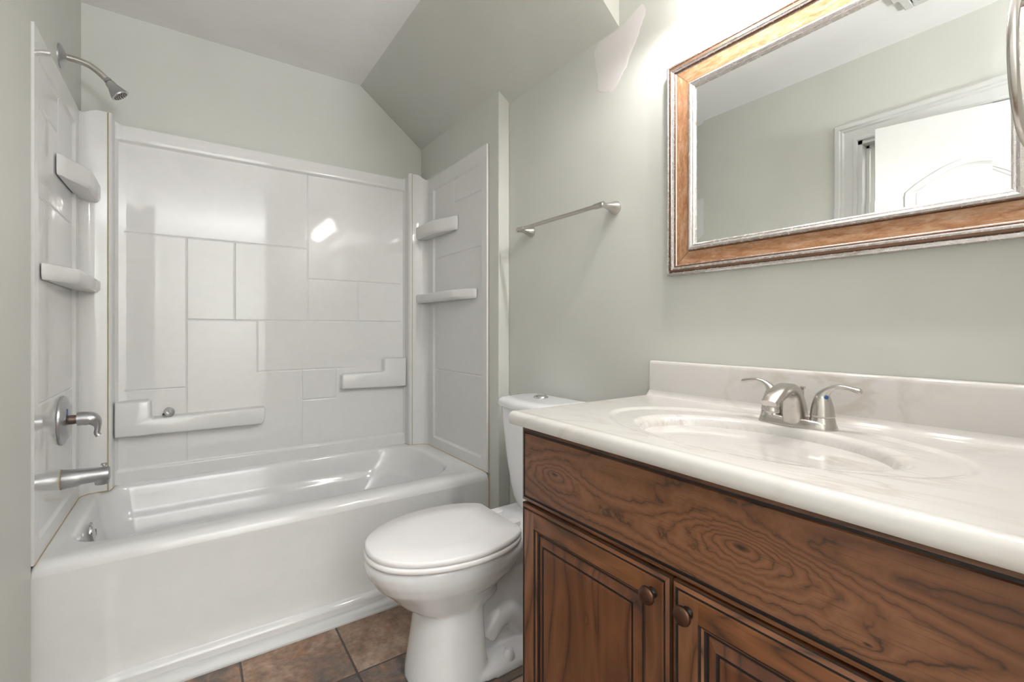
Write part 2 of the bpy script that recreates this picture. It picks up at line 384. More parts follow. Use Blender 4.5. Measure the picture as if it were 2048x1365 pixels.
# apron as a height field: recessed middle, flared foot
g = G()
def dense(lo, hi, keys, step=.05, w=.012, k=4):
    s = {round(lo, 4), round(hi, 4)}; n = int((hi - lo) / step)
    for i in range(n + 1): s.add(round(lo + (hi - lo) * i / n, 4))
    for q in keys:
        for j in range(-k, k + 1):
            v = q + w * j / k
            if lo < v < hi: s.add(round(v, 4))
    return sorted(s)
xs = dense(x0, x1, [x0 + .012, -.19, 1.03, x1 - .012], .04, .03); zs = dense(.0, ZR - .035, [.055, .075, .035, .40], .05, .014)
def ap(x, z):
    m = smooth01((x + .21) / .04) * smooth01((1.05 - x) / .035) * smooth01((z - .05) / .012) * smooth01((.425 - z) / .11)
    foot = smooth01((.070 - z) / .010) * .009 + smooth01((.105 - z) / .04) * .006
    return DF + .001 + .008 * m * (1 - smooth01((.07 - z) / .03)) - foot * smooth01((x - x0) / .0001)
vs = [(x, ap(x, z), z) for z in zs for x in xs]; nx = len(xs)
fs = [(j * nx + i, j * nx + i + 1, (j + 1) * nx + i + 1, (j + 1) * nx + i) for j in range(len(zs) - 1) for i in range(nx - 1)]
g.add(vs, fs)
g.box((x0, DF + .03, 0), (x0 + .01, y1, .40)); g.box((x1 - .01, DF + .03, 0), (x1, y1, .40))
under(g.build('apron', TUBM, smooth=50), tub)
g = G(); g.lathe([(0, .014), (.018, .013), (.034, .008), (.037, .003), (.037, 0), (0, 0)][::-1], (-.2905, 2.23, .385), (.995, 0, .10), n=32)
g.box((-.2805, 2.226, .375), (-.2750, 2.234, .397)); under(tag(g.build('overflow_plate', CHROME), 'chrome overflow plate'), tub)
g = G(); g.lathe([(0, 0), (.035, 0), (.035, .003), (.028, .005), (.02, .004), (.018, .012), (0, .014)], (-.10, 2.23, .081), (0, 0, 1)); under(tag(g.build('drain', CHROME), 'chrome drain'), tub)

# ------------------------------------------------------------------ tub surround panels (sheet over a plan path)
def sheet(name, path, label, ss_keys, zs_keys, hf, ztop, zbot=ZR + .001, parent=None):
    pts = [Vector((p[0], p[1], 0)) for p in path]; S = [0.]
    for a, b in zip(pts, pts[1:]): S.append(S[-1] + (b - a).length)
    nr = []
    for i in range(len(pts)):
        a = pts[max(i - 1, 0)]; b = pts[min(i + 1, len(pts) - 1)]; t = (b - a).normalized(); nr.append(Vector((-t.y, t.x, 0)))
    def at(s):
        for i in range(len(S) - 1):
            if s <= S[i + 1] + 1e-9:
                t = (s - S[i]) / (S[i + 1] - S[i]); return pts[i].lerp(pts[i + 1], t), nr[i].lerp(nr[i + 1], t).normalized()
        return pts[-1], nr[-1]
    ss = sorted(set(dense(0, S[-1], ss_keys, .05, .0075, 5)) | {round(q, 4) for q in S if q < S[-1]})
    zz = dense(0, 1, [], .05)   # placeholder
    zl = dense(zbot, 2.0, zs_keys, .05, .0075, 5)
    vs = []; ns = len(ss)
    for z in zl:
        for s in ss:
            p, n = at(s); zt = ztop(s); f = (z - zbot) / (2.0 - zbot)
            z2 = z if z < 1.97 else 1.97 + (z - 1.97) / .03 * (zt - 1.97)
            q = p + n * hf(s, z); vs.append((q.x, q.y, z2))
    nz = len(zl)
    fs = [(j * ns + i, j * ns + i + 1, (j + 1) * ns + i + 1, (j + 1) * ns + i) for j in range(nz - 1) for i in range(ns - 1)]
    g = G(); g.add(vs, fs)
    # return edges back towards the wall
    def skirt(idx, off):
        b = len(g.v); g.v += [g.v[i] + off(i) for i in idx]; g.uv += [(0, 0)] * len(idx)
        for k in range(len(idx) - 1): g.f.append((idx[k], idx[k + 1], b + k + 1, b + k)); g.m.append(0)
    back = lambda i: Vector((0, 0, 0)) - at(ss[i % ns])[1] * .012
    skirt([(nz - 1) * ns + i for i in range(ns)], back)
    skirt([j * ns for j in range(nz)], lambda i: -nr[0] * .010); skirt([j * ns + ns - 1 for j in range(nz)], lambda i: -nr[-1] * .010)
    o = g.build(name, ACR, smooth=50); return o, S
def groove_f(lines, depth=.0035, w=.0055):
    """lines: ('v', s, z0, z1) or ('h', z, s0, s1)"""
    def f(s, z):
        m = 0.
        for t, c, a, b in lines:
            d = abs((s if t == 'v' else z) - c); o = z if t == 'v' else s
            if d > w: continue
            e = smooth01((min(o - a, b - o) + w) / w) if (a - w < o < b + w) else 0
            m = max(m, (1 - smooth01(d / w)) * e)
        return -depth * m
    return f
# back panel: from left seam to right seam, s = x - (-.275)
SX0 = -.274
back_path = [(1.056, 2.532), (1.047, 2.534), (1.040, 2.545), (1.036, 2.590), (1.028, 2.606), (.98, 2.608), (-.225, 2.608), (-.252, 2.606), (-.262, 2.590), (-.266, 2.548), (-.270, 2.537), (-.276, 2.534)]
# s measured from the right seam: convert x on the field to s
_S = [0.]
for a, b in zip(back_path, back_path[1:]): _S.append(_S[-1] + math.dist(a, b))
def bs(x): return _S[5] + (.98 - x)
bl = [('h', 1.538, -.23, .505), ('v', .508, 1.16, 1.93), ('h', 1.380, .508, 1.01), ('v', .769, 1.162, 1.38), ('v', .179, 1.162, 1.538), ('v', -.012, .515, 1.538),
      ('h', 1.160, -.012, 1.01), ('v', .275, .905, 1.160), ('h', .906, .275, .70), ('v', .481, .52, .906), ('v', .649, .747, .906), ('h', .747, .481, .649), ('h', .848, -.23, -.012), ('h', .85, .72, .72)]
bl2 = [(t, bs(c) if t == 'v' else c, *((a, b) if t == 'v' else (bs(b), bs(a)))) for t, c, a, b in bl]
gf = groove_f(bl2)
s_a, s_b = bs(1.012), bs(-.237)
def hb(s, z):
    inside = smooth01((s - s_a + .006) / .010) * smooth01((s_b + .006 - s) / .010)
    band = smooth01((z - 1.922) / .014); foot = smooth01((.512 - z) / .014)
    infield = smooth01((s - _S[3]) / .02) * smooth01((_S[8] - s) / .02)
    h = (.012 * band + .009 * foot) * infield
    return h + gf(s, z) * (1 - band) * (1 - foot)
zt_b = lambda s: 1.995 + .022 * (1 - smooth01((min(s, _S[-1] - s) - .02) / .075))
bp, S_b = sheet('surround_back_panel', back_path, '', [q[1] for q in bl2 if q[0] == 'v'] + [s_a, s_b, .02, .06, _S[-1] - .02, _S[-1] - .06, _S[3], _S[8]], sorted({q[1] for q in bl2 if q[0] == 'h'} | {1.928, .506, 1.985}), hb, zt_b)
tag(bp, 'glossy white back surround panel with a moulded pattern of staggered rectangles above the tub', 'tub surround panel', 'bathtub surround panels')
# moulded soap ledges on the back panel
def ledge(poly, d, name, root, ybase=2.612, bev=.010):
    """poly in x,z (counter-clockwise), projects d towards the room with chamfered front"""
    n = len(poly); g = G()
    def inset(poly, e):
        out = []
        for i in range(n):
            a = Vector(poly[i - 1]); b = Vector(poly[i]); c = Vector(poly[(i + 1) % n])
            t1 = (b - a).normalized(); t2 = (c - b).normalized(); n1 = Vector((-t1.y, t1.x)); n2 = Vector((-t2.y, t2.x))
            m = (n1 + n2); m = m / max(.3, m.dot(n1)); out.append(b + m * e)
        return out
    r = lambda e, y: [(p[0], y, p[1]) for p in inset(poly, e)]
    g.loft([r(-.004, ybase), r(0, ybase - .006), r(.001, ybase - d + .010), r(.004, ybase - d + .003), r(.010, ybase - d)], 0, True, True)
    o = g.build(name, ACR, smooth=80, bevel=.003, seg=3); return o
# left ledge: low bar with a raised block at its left end
LP = [(-.262, .655), (.288, .652), (.302, .668), (.306, .728), (.300, .736), (-.130, .728), (-.138, .735), (-.140, .800), (-.148, .808), (-.262, .805)]
o = ledge(LP, .060, 'soap_ledge', bp); o.parent = bp; tag(o, 'long soap ledge with a step at its left end')
RP = [(.672, .792), (1.036, .785), (1.038, .952), (.912, .952), (.904, .944), (.902, .884), (.894, .877), (.682, .877), (.672, .866)]
o = ledge(RP, .048, 'soap_ledge', bp); o.parent = bp; tag(o, 'short soap ledge with a step at its right end')

def end_panel(side):
    """side=+1 right wall, -1 left wall; built in mirrored coordinates u = distance from the alcove centre"""
    cx = (XL + XA) / 2; U = (XA - XL) / 2
    wx = lambda u: cx + side * u
    path_u = [(.750 - .0, 1.846), (.7495, 1.90), (.7495, 2.46), (.7495, 2.490), (.744, 2.508), (.728, 2.523), (.70, 2.530), (.668, 2.5335), (.6695 - .004, 2.5345)]
    path_u = [(.7495, 1.846), (.7495, 2.46), (.7490, 2.488), (.7430, 2.506), (.7280, 2.521), (.700, 2.529), (.6685, 2.5335)]
    if side == 1: path = [(wx(u), y) for u, y in path_u]
    else: path = [(wx(u), y) for u, y in path_u][::-1]
    S = [0.]
    for a, b in zip(path, path[1:]): S.append(S[-1] + math.dist(a, b))
    T = S[-1]; sy = (lambda y: y - 1.846) if side == 1 else (lambda y: T - (y - 1.846))
    ys = lambda s: (s if side == 1 else T - s) + 1.846
    ln = [('v', 2.182, 1.783, 1.912), ('h', 1.783, 1.905, 2.182), ('h', 1.515, 1.905, 2.41), ('h', .892, 1.905, 2.41), ('v', 2.385, .52, .885)]
    ln2 = [(t, sy(c) if t == 'v' else c, *((a, b) if t == 'v' else sorted((sy(a), sy(b))))) for t, c, a, b in ln]
    gf = groove_f(ln2, .003, .006)
    def hf(s, z):
        y = ys(s)
        rec = smooth01((y - 1.893) / .012) * smooth01((2.43 - y) / .014) * smooth01((1.915 - z) / .014) * smooth01((z - .500) / .014)
        return -.0085 * rec + gf(s, z) * rec + .0
    zt = lambda s: 1.985 + .030 * smooth01((ys(s) - 2.50) / .06)
    nm = 'surround_end_panel'
    o, S_ = sheet(nm, path, '', [q[1] for q in ln2 if q[0] == 'v'] + [sy(1.899), sy(2.423)], [1.783, 1.515, .892, 1.908, .507], hf, zt)
    for k, (zt_, zb, yb, yc, t) in enumerate(((1.708, 1.640, 2.285, 2.150, 0), (1.316, 1.270, 2.075, 1.955, 0))):
        ub = .688
        plan = [(.7545, 2.53), (.692, 2.545), (ub, 2.52), (ub - .002, yb + .01), (ub + .004, yb - .006), (ub + .02, yb - (yb - yc) * .35), (ub + .045, yc + (yb - yc) * .2), (.7405, yc), (.7545, yc - .012)]
        g = G(); rings = []
        for z, e in ((zb - .004, .16), (zb + .004, .05), (zb + .014, .012), (zt_ - .012, 0), (zt_ - .003, .03), (zt_, .10)):
            rings.append([(wx(.7545 + (u - .7545) * (1 - e)), y if y > 2.5 else 2.53 + (y - 2.53) * (1 - e * .12), z) for u, y in plan])
        g.loft(rings); s = g.build('corner_shelf', ACR, smooth=50, bevel=.002); s.parent = o
    return o
rp = end_panel(1); tag(rp, 'glossy white end panel with corner shelves right of the tub, beside the toilet', 'tub surround panel', 'bathtub surround panels')
lp = end_panel(-1); tag(lp, 'glossy white end panel with corner shelves left of the tub, under the shower head', 'tub surround panel', 'bathtub surround panels')
# caulk beads
def bead(pts, r, root, name='caulk_bead'):
    g = G(); g.tube(pts, r, 0, 6); o = g.build(name, CAULK, smooth=60); o.parent = root; return tag(o, 'tan line of caulk')
bead([(x, y - .0015, ZR + .002) for x, y in back_path[1:-1]], .0019, bp)
cx = (XL + XA) / 2
for side, root in ((1, rp), (-1, lp)):
    pu = [(.6685, 2.5335), (.700, 2.528), (.7280, 2.520), (.7425, 2.505), (.7485, 2.488), (.749, 2.46), (.749, 1.846)]
    bead([(cx + side * u, y - .001, ZR + .002) for u, y in pu], .0019, root)
    bead([(cx + side * .6670, 2.532, ZR), (cx + side * .6670, 2.532, 2.012)], .0020, root)
    bead([(cx + side * .7605, 1.843, 0.03), (cx + side * .7605, 1.843, ZR)], .0022, root)
    bead([(cx + side * .7590, 1.8465, ZR), (cx + side * .7590, 1.8465, 1.985)], .0012, root)

# ------------------------------------------------------------------ shower fittings
YC = 2.23
sh = empty('wall_shower', (XL, YC, 2.072), 'brushed nickel shower head on a bent arm high on the left wall', 'shower')
g = G(); g.lathe([(0, 0), (.040, 0), (.040, .003), (.036, .008), (.021, .015), (.0135, .020), (0, .020)], (XL, YC, 2.072), (1, 0, 0)); under(g.build('flange', NICKEL_D), sh)
arm = catmull([(XL + .01, YC, 2.072), (XL + .045, YC, 2.071), (XL + .080, YC, 2.062), (XL + .108, YC, 2.042), (XL + .128, YC, 2.022)], 6)
g = G(); g.tube(arm, .0107, 0, 16); under(g.build('shower_arm', NICKEL), sh)
hd = Vector((.60, 0, -.80)).normalized(); p0 = Vector((XL + .126, YC, 2.026))
g = G(); g.lathe([(.0, -.004), (.0105, -.004), (.0125, 0), (.0125, .006), (.010, .008), (.010, .011), (.015, .012), (.016, .022), (.0165, .026), (.022, .040), (.0275, .054), (.0290, .060), (.0285, .062), (0, .0625)], p0, hd)
under(g.build('spray_head', NICKEL_D), sh)
g = G(); t = hd.cross(Vector((0, 1, 0))).normalized(); fc = p0 + hd * .0625
for R, n in ((.006, 5), (.013, 10), (.020, 15)):
    for k in range(n):
        a = 2 * PI * k / n; c = fc + (t * math.cos(a) + Vector((0, 1, 0)) * math.sin(a)) * R
        g.lathe([(.0021, -.001), (.0019, .002), (.0, .0022)], c, hd, n=8)
under(tag(g.build('spray_nozzles', DARKN), 'dark rubber nozzles'), sh)

XP = cx - .7495 + .009 - .009      # face of the left end panel
vx = cx - .7495 - .0085
va = empty('shower_valve', (vx, YC, .80), 'brushed nickel shower valve with round plate and curved lever above the tub spout', 'shower valve')
g = G(); g.lathe([(0, 0), (.084, 0), (.086, .003), (.084, .008), (.060, .019), (.030, .021), (0, .021)], (vx + .0005, YC, .797), (1, 0, 0), n=48); under(g.build('escutcheon', NICKEL_D), va)
g = G(); g.lathe([(0, .018), (.0165, .018), (.0165, .034), (.0155, .036), (.0155, .046), (0, .046)], (vx, YC, .797), (1, 0, 0)); under(tag(g.build('valve_stem', BRASSY), 'dark stem behind the lever'), va)
g = G(); lev = catmull([(vx + .042, YC, .798), (vx + .062, YC, .798), (vx + .082, YC, .793), (vx + .094, YC, .776), (vx + .096, YC, .758), (vx + .094, YC, .742), (vx + .099, YC, .732)], 5)
g.tube(lev, [.0245 - .0155 * smooth01((i - 8) / 12) for i in range(len(lev))], 0, 16, flat=1.); under(g.build('lever', NICKEL_D), va)
g = G(); g.box((vx + .0200, YC - .035, .815), (vx + .0222, YC - .026, .840)); under(tag(g.build('temperature_mark', BLUE), 'blue cold mark'), va)

sp = empty('tub_spout', (vx, YC, .59), 'brushed nickel tub spout with diverter knob over the tub', 'tub spout')
g = G(); xs_ = [0, .004, .03, .045, .055, .09, .118, .128, .131]
rad = [(.030, .032), (.031, .033), (.0305, .032), (.029, .030), (.0275, .0275), (.0265, .026), (.025, .0245), (.0245, .024), (.020, .020)]
rings = []
for x, (ry, rz) in zip(xs_, rad):
    r = []
    for k in range(28):
        a = 2 * PI * k / 28; r.append((vx + x, YC + ry * math.cos(a), .590 + rz * math.sin(a) + .002 * (x > .05)))
    rings.append(r)
g.loft(rings); g.lathe([(0, 0), (.0185, 0), (.020, .002), (.021, .028), (0, .028)], (vx + .108, YC, .556), (0, 0, 1)); under(g.build('spout_body', NICKEL_D), sp)
g = G(); g.lathe([(.004, 0), (.004, .008), (.0095, .012), (.0085, .016), (.009, .018), (0, .018)], (vx + .114, YC, .612), (0, 0, 1)); under(g.build('diverter_knob', NICKEL_D), sp)
g = G(); g.tube([(vx + .0008, YC + .0335 * math.cos(2 * PI * k / 32), .59 + .0345 * math.sin(2 * PI * k / 32)) for k in range(32)], .0016, 0, 6, closed=True); under(tag(g.build('caulk_bead', CAULK), 'tan caulk round the spout'), sp)

# screw with washer left on the soap ledge
sw = empty('screw_with_washer', (-.08, 2.575, .729), 'metal screw with a washer lying on the long soap ledge', 'screw')
p0 = Vector((-.098, 2.598, .7345)); dr = Vector((.50, -.80, .30)).normalized()
g = G(); g.tube([p0, p0 + dr * .048], .0034, 0, 10)
for k in range(10): g.lathe([(.0034, -.0008), (.0044, 0), (.0034, .0008)], p0 + dr * (.004 + .0042 * k), dr, n=10)
under(tag(g.build('screw_shaft', BRASSY), 'dark threaded shaft'), sw)
g = G(); g.lathe([(0, 0), (.0215, 0), (.0222, .001), (.0215, .0024), (0, .0024)], p0 + dr * .046, dr, n=32); under(g.build('washer', CHROME), sw)
g = G(); g.lathe([(0, 0), (.0098, 0), (.0098, .006), (.008, .0075), (0, .0075)], p0 + dr * .0484, dr, n=6); under(g.build('screw_head', CHROME), sw)

# ------------------------------------------------------------------ toilet
TY = 1.383
to = empty('toilet', (.9, TY, 0), 'white elongated two-piece toilet between the tub and the vanity', 'toilet')
def egg(xf, xm, xb, hw, z, n=40, pb=2., pf=2., y=TY):
    pts = []
    for k in range(n):
        a = 2 * PI * k / n; c, s = math.cos(a), math.sin(a); p = pf if c < 0 else pb
        L_ = (xm - xf) if c < 0 else (xb - xm)
        pts.append((xm + L_ * math.copysign(abs(c) ** (2 / p), c), y + hw * math.copysign(abs(s) ** (2 / p), s), z))
    return pts
g = G()
g.loft([egg(.500, .68, .90, .150, .300, pb=2.4), egg(.462, .68, .93, .172, .335, pb=2.6), egg(.440, .68, .95, .186, .370, pb=2.8), egg(.430, .685, .96, .191, .395, pb=2.8), egg(.432, .685, .96, .190, .413, pb=2.8), egg(.445, .685, .95, .178, .421, pb=2.8)])
g.loft([egg(.572, .70, .88, .118, .235, pb=2.2), egg(.535, .69, .88, .130, .262), egg(.500, .68, .90, .150, .300)])
g.loft([egg(.562, .68, .800, .128, 0, pb=7, pf=2.2), egg(.566, .68, .797, .126, .03, pb=7, pf=2.2), egg(.582, .68, .790, .121, .12, pb=7, pf=2.2), egg(.598, .68, .785, .117, .21, pb=7, pf=2.2), egg(.590, .69, .80, .117, .245, pb=4), egg(.55, .69, .86, .128, .30, pb=3)])
# curved shoulder sweeping back from the pedestal under the bowl
for k, (xa, xb_, za, zb_) in enumerate(((.74, .84, .22, .36), (.76, .90, .26, .39))):
    g.loft([egg(xa - .10, xa, xa + .03 + .03 * k, .118 - .02 * k, za), egg(xa - .10, (xa + xb_) / 2 - .02, xb_ - .01, .128 - .02 * k, (za + zb_) / 2 + .01), egg(xa - .1, xb_ - .05, xb_ + .06, .150 - .02 * k, zb_)])
# rear body, trapway and foot
g.loft([egg(.74, .90, 1.10, .070, 0, pb=4), egg(.74, .90, 1.10, .062, .15, pb=4), egg(.74, .92, 1.12, .072, .30, pb=4), egg(.74, .94, 1.17, .110, .375, pb=5), egg(.74, .94, 1.195, .118, .415, pb=8)])
g.loft([egg(.86, .98, 1.198, .105, .37, pb=8), egg(.86, .98, 1.198, .118, .385, pb=8), egg(.86, .98, 1.198, .120, .428, pb=8), egg(.87, .98, 1.196, .115, .433, pb=8)])
g.loft([egg(.72, .92, 1.13, .142, 0, pb=5, pf=5), egg(.72, .92, 1.128, .140, .022, pb=5, pf=5), egg(.72, .92, 1.12, .126, .034, pb=5, pf=5), egg(.72, .92, 1.11, .085, .052, pb=5, pf=5)])
g.tube(catmull([(.80, TY, .29), (.88, TY, .26), (.935, TY, .20), (.94, TY, .12), (.99, TY, .10), (1.04, TY, .17), (1.06, TY, .28)], 6), .088, 0, 20, flat=.55, up=(0, 1, 0))
g.tube(catmull([(.82, TY - .045, .085), (.86, TY - .05, .13), (.90, TY - .05, .14), (.94, TY - .05, .10), (.98, TY - .045, .05)], 5), .038, 0, 14)
bd = under(g.build('toilet_bowl', PORC, smooth=0), to)
r = bd.modifiers.new('remesh', 'REMESH'); r.mode = 'VOXEL'; r.voxel_size = .0055; r.use_smooth_shade = True
s = bd.modifiers.new('smooth', 'SMOOTH'); s.iterations = 5; s.factor = .6
# seat and lid
def lidpts(sc_, z, dx=0.):
    half = [(.432, 0), (.4345, .03), (.447, .072), (.475, .112), (.52, .150), (.58, .179), (.65, .197), (.72, .202), (.79, .193), (.85, .172), (.888, .148), (.902, .132), (.905, .124), (.906, 0)]
    c = Vector((.69, 0)); out = []
    hp = catmull([Vector((a, b, 0)) for a, b in half[:-2]], 5) + [Vector((.9055, .118, 0))]
    full = hp + [Vector((p.x, -p.y, 0)) for p in hp[::-1][:-1]]
    return [(c.x + (p.x - c.x) * sc_ + dx, TY - .008 + p.y * sc_, z) for p in full]
g = G(); g.loft([lidpts(.965, .4415), lidpts(.992, .443), lidpts(1., .4475), lidpts(1., .452), lidpts(.992, .4575), lidpts(.975, .4603), lidpts(.6, .4612)]); under(g.build('toilet_lid', SEATM, smooth=50), to)
g = G(); g.loft([lidpts(.975, .4225, -.002), lidpts(.995, .424, -.002), lidpts(1.005, .429, -.002), lidpts(1.003, .437, -.002), lidpts(.985, .4405, -.002)]); under(g.build('toilet_seat', SEATM, smooth=50), to)
for q in (-.055, .055):
    g = G(); g.loft([egg(.905, .925, .95, .020, z, y=TY + q, n=20, pb=4, pf=4) for z in (.42, .446, .449)]); under(g.build('seat_hinge', SEATM, bevel=.002), to)
# tank
def tanks(x_f, x_b, hw, z, bow=.02, r=.035):
    pts = []; n = 8
    for k in range(21):
        t = -1 + 2 * k / 20; y = t * (hw - 0.0); 
        pts.append((x_f + bow * t * t + (r * max(0, (abs(t) - .86) / .14) ** 2), TY - y, z))
    pts += [(x_b - .012, TY - hw, z), (x_b, TY - hw + .012, z), (x_b, TY + hw - .012, z), (x_b - .012, TY + hw, z)]
    return pts
g = G(); g.loft([tanks(1.035, 1.190, .095, .432, .02), tanks(1.030, 1.192, .110, .445, .02), tanks(1.022, 1.194, .122, .475, .02), tanks(1.015, 1.195, .130, .52, .02), tanks(1.005, 1.195, .143, .62, .02), tanks(.996, 1.195, .158, .74, .02), tanks(.992, 1.195, .163, .818, .02)])
under(g.build('tank', PORC, smooth=50), to)
g = G(); g.loft([tanks(.980, 1.198, .173, .818, .026), tanks(.977, 1.199, .176, .824, .026), tanks(.977, 1.199, .176, .836, .026), tanks(.981, 1.198, .173, .845, .026), tanks(.992, 1.192, .165, .851, .026), tanks(1.02, 1.17, .14, .853, .024)])
under(g.build('tank_lid', PORC, smooth=60), to)
g = G(); g.lathe([(.0, 0), (.029, 0), (.029, .003), (.026, .007), (.012, .010), (0, .010)], (1.112, TY + .022, .852), (0, 0, 1)); g.box((1.085, TY + .021, .8605), (1.139, TY + .023, .8632)); under(tag(g.build('flush_button', CHROME), 'chrome flush button'), to)
for yy in (-.115, .115):
    g = G(); g.lathe([(.0, 0), (.020, 0), (.0195, .008), (.014, .026), (.009, .031), (0, .032)], (.868, TY + yy, .030), (0, 0, 1)); under(tag(g.build('bolt_cap', PORC), 'white floor bolt cap'), to)

# ------------------------------------------------------------------ vanity cabinet
VX, VY0, VY1 = .672, .022, .930
vc = empty('vanity_cabinet', (.93, .476, 0), 'knotty brown hickory vanity cabinet with two raised-panel doors and dark glaze', 'vanity cabinet')
g = G(); g.box((VX + .019, VY0, .09), (1.205, VY0 + .016, .8805)); g.box((VX + .019, VY1 - .016, .09), (1.205, VY1, .8805)); g.box((VX + .019, VY0, .09), (1.205, VY1, .106)); g.box((1.195, VY0, .09), (1.205, VY1, .8805))
g.box((VX + .019, VY0, .60), (VX + .030, VY1, .8805)); g.box((VX + .019, .485, .09), (VX + .030, .505, .70)); g.box((VX + .075, VY0, 0), (VX + .09, VY1, .09)); g.box((VX + .075, VY1 - .016, 0), (1.205, VY1, .09)); g.box((VX + .075, VY0, 0), (1.205, VY0 + .016, .09)); under(g.build('carcass', WOOD_V, smooth=0), vc)
def panel_front(name, y0, y1, z0, z1, prof, mats, slots, xb, wide=None, root=vc):
    """nested rings; prof = (inset, thickness, slot). side bands use vertical wood, top/bottom horizontal"""
    g = G(); ri = []
    for d, h, _ in prof: ri.append([(xb - h, y1 - d, z0 + d), (xb - h, y0 + d, z0 + d), (xb - h, y0 + d, z1 - d), (xb - h, y1 - d, z1 - d)])
    for i in range(len(prof) - 1):
        sl = prof[i + 1][2]
        a, b = ri[i], ri[i + 1]; d0, d1 = prof[i][0], prof[i + 1][0]
        if sl == 'flat' and d1 - d0 > .02:      # butt joints: stiles full height, rails between
            ho = xb - prof[i][1]; hi = xb - prof[i + 1][1]
            for (ya, yb) in ((y1 - d0, y1 - d1), (y0 + d1, y0 + d0)):
                g.add([(ho, ya, z0 + d0), (ho, yb, z0 + d0), (ho, yb, z1 - d0), (ho, ya, z1 - d0)], [(0, 1, 2, 3)], slots['v'])
            for (za, zb) in ((z0 + d0, z0 + d1), (z1 - d1, z1 - d0)):
                g.add([(ho, y1 - d1, za), (ho, y0 + d1, za), (ho, y0 + d1, zb), (ho, y1 - d1, zb)], [(0, 1, 2, 3)], slots['h'])
            continue
        for k in range(4):
            j = (k + 1) % 4; m = slots[sl] if sl in ('g', 'p', 'q') else (slots['h'] if k in (0, 2) else slots['v'])
            g.add([a[k], a[j], b[j], b[k]], [(0, 1, 2, 3)], m)
    g.add(ri[-1], [(0, 1, 2, 3)], slots['c'])
    return under(g.build(name, mats, smooth=0), root)
mats = [WOOD_R, WOOD_V, WOOD_P, GLAZE]
sl = dict(h=0, v=1, p=2, g=3, c=2)
XB = VX + .019
dprof = [(0, 0, 'w'), (0, .0130, 'w'), (.0016, .0150, 'g'), (.0075, .0185, 'w'), (.0093, .0165, 'g'), (.0123, .0165, 'g'), (.0138, .0190, 'w'), (.050, .0190, 'flat'), (.0516, .0165, 'g'), (.0540, .0160, 'g'),
         (.0575, .0135, 'w'), (.0600, .0100, 'g'), (.0640, .0100, 'g'), (.0655, .0115, 'p'), (.0795, .0165, 'p'), (.0815, .0145, 'g'), (.0855, .0145, 'g'), (.0870, .0172, 'p'), (.090, .0175, 'p')]
def mkdoor(y0, y1, ky):
    d = panel_front('cabinet_door', y0, y1, .105, .690, dprof, mats, sl, XB)
    g = G(); k0 = (VX, ky, .651)
    g.lathe([(0, 0), (.0095, 0), (.0100, .0015), (.0085, .0030), (.0070, .0050), (.0062, .0080), (.0070, .0110), (.0, .0110)], k0, (-1, 0, 0), 1)
    g.lathe([(0, .0095), (.0075, .0105), (.0135, .0125), (.0160, .0155), (.0162, .0180), (.0145, .0210), (.0100, .0235), (.005, .0246), (0, .0249)], k0, (-1, 0, 0), 0, n=36)
    kn = g.build('knob', [KNOB, KNOB_D], smooth=60); kn.parent = d; tag(kn, 'round dark bronze knob'); return d
mkdoor(.498, .928, .532); mkdoor(.024, .493, .461)
oprof = [(0, 0, 'w'), (0, .0135, 'w'), (.0012, .0150, 'g'), (.0095, .0182, 'w'), (.0107, .0160, 'g'), (.0150, .0160, 'g'), (.0165, .0190, 'w'), (.018, .0190, 'w')]
panel_front('drawer_front', .024, .928, .697, .879, oprof, [WOOD_H, WOOD_H, WOOD_H, GLAZE], dict(h=0, v=1, p=2, g=3, c=0), XB)
g = G(); g.box((XB - .003, .023, .692), (XB + .003, .929, .696), 0); under(g.build('gap_shade', GLAZE, smooth=0), vc)  # strip in the glaze colour, painting the shade of the gap below the drawer

# ------------------------------------------------------------------ vanity top with integral sink
vt = empty('countertop', (.93, .485, .881), 'cream cultured marble vanity top with a sunk oval basin', 'countertop')
ZT = .911; CY0, CY1 = .021, .952
SXc, SYc = .905, .485
def topz(x, y):
    e2 = ((x - .925) / .197) ** 2 + ((y - .495) / .330) ** 2
    z = ZT - .0045 * (1 - smooth01((math.sqrt(e2) - .955) / .055))
    r = math.sqrt(((x - SXc) / .150) ** 2 + ((y - SYc) / .232) ** 2)
    if r < 1.10:
        t = smooth01((1.10 - r) / .16) * .012
        q = max(0., 1 - (r / 1.0) ** 2.6)
        z -= t + .125 * q ** .62 * (1 if r < 1 else 0)
    return z
prof_front = [(.675, .884), (.665, .882), (.6545, .882), (.6515, .886), (.6505, .893), (.6510, .901), (.6535, .9065), (.6575, .9100), (.664, .9125), (.672, .9120), (.680, ZT)]
xs = [.680 + (1.172 - .680) * i / 120 for i in range(121)]
yst = [CY0 + (CY1 - CY0) * j / 220 for j in range(221)]
vs = []; cols = []
for y in yst:
    row = [(x, y, z) for x, z in prof_front[:-1]] + [(x, y, topz(x, y)) for x in xs] + [(1.178, y, ZT + .001), (1.183, y, ZT + .004), (1.186, y, ZT + .010), (1.187, y, ZT + .016)]
    n = len(row); vs += row
fs = [(j * n + i, j * n + i + 1, (j + 1) * n + i + 1, (j + 1) * n + i) for j in range(len(yst) - 1) for i in range(n - 1)]
g = G(); g.add(vs, fs)
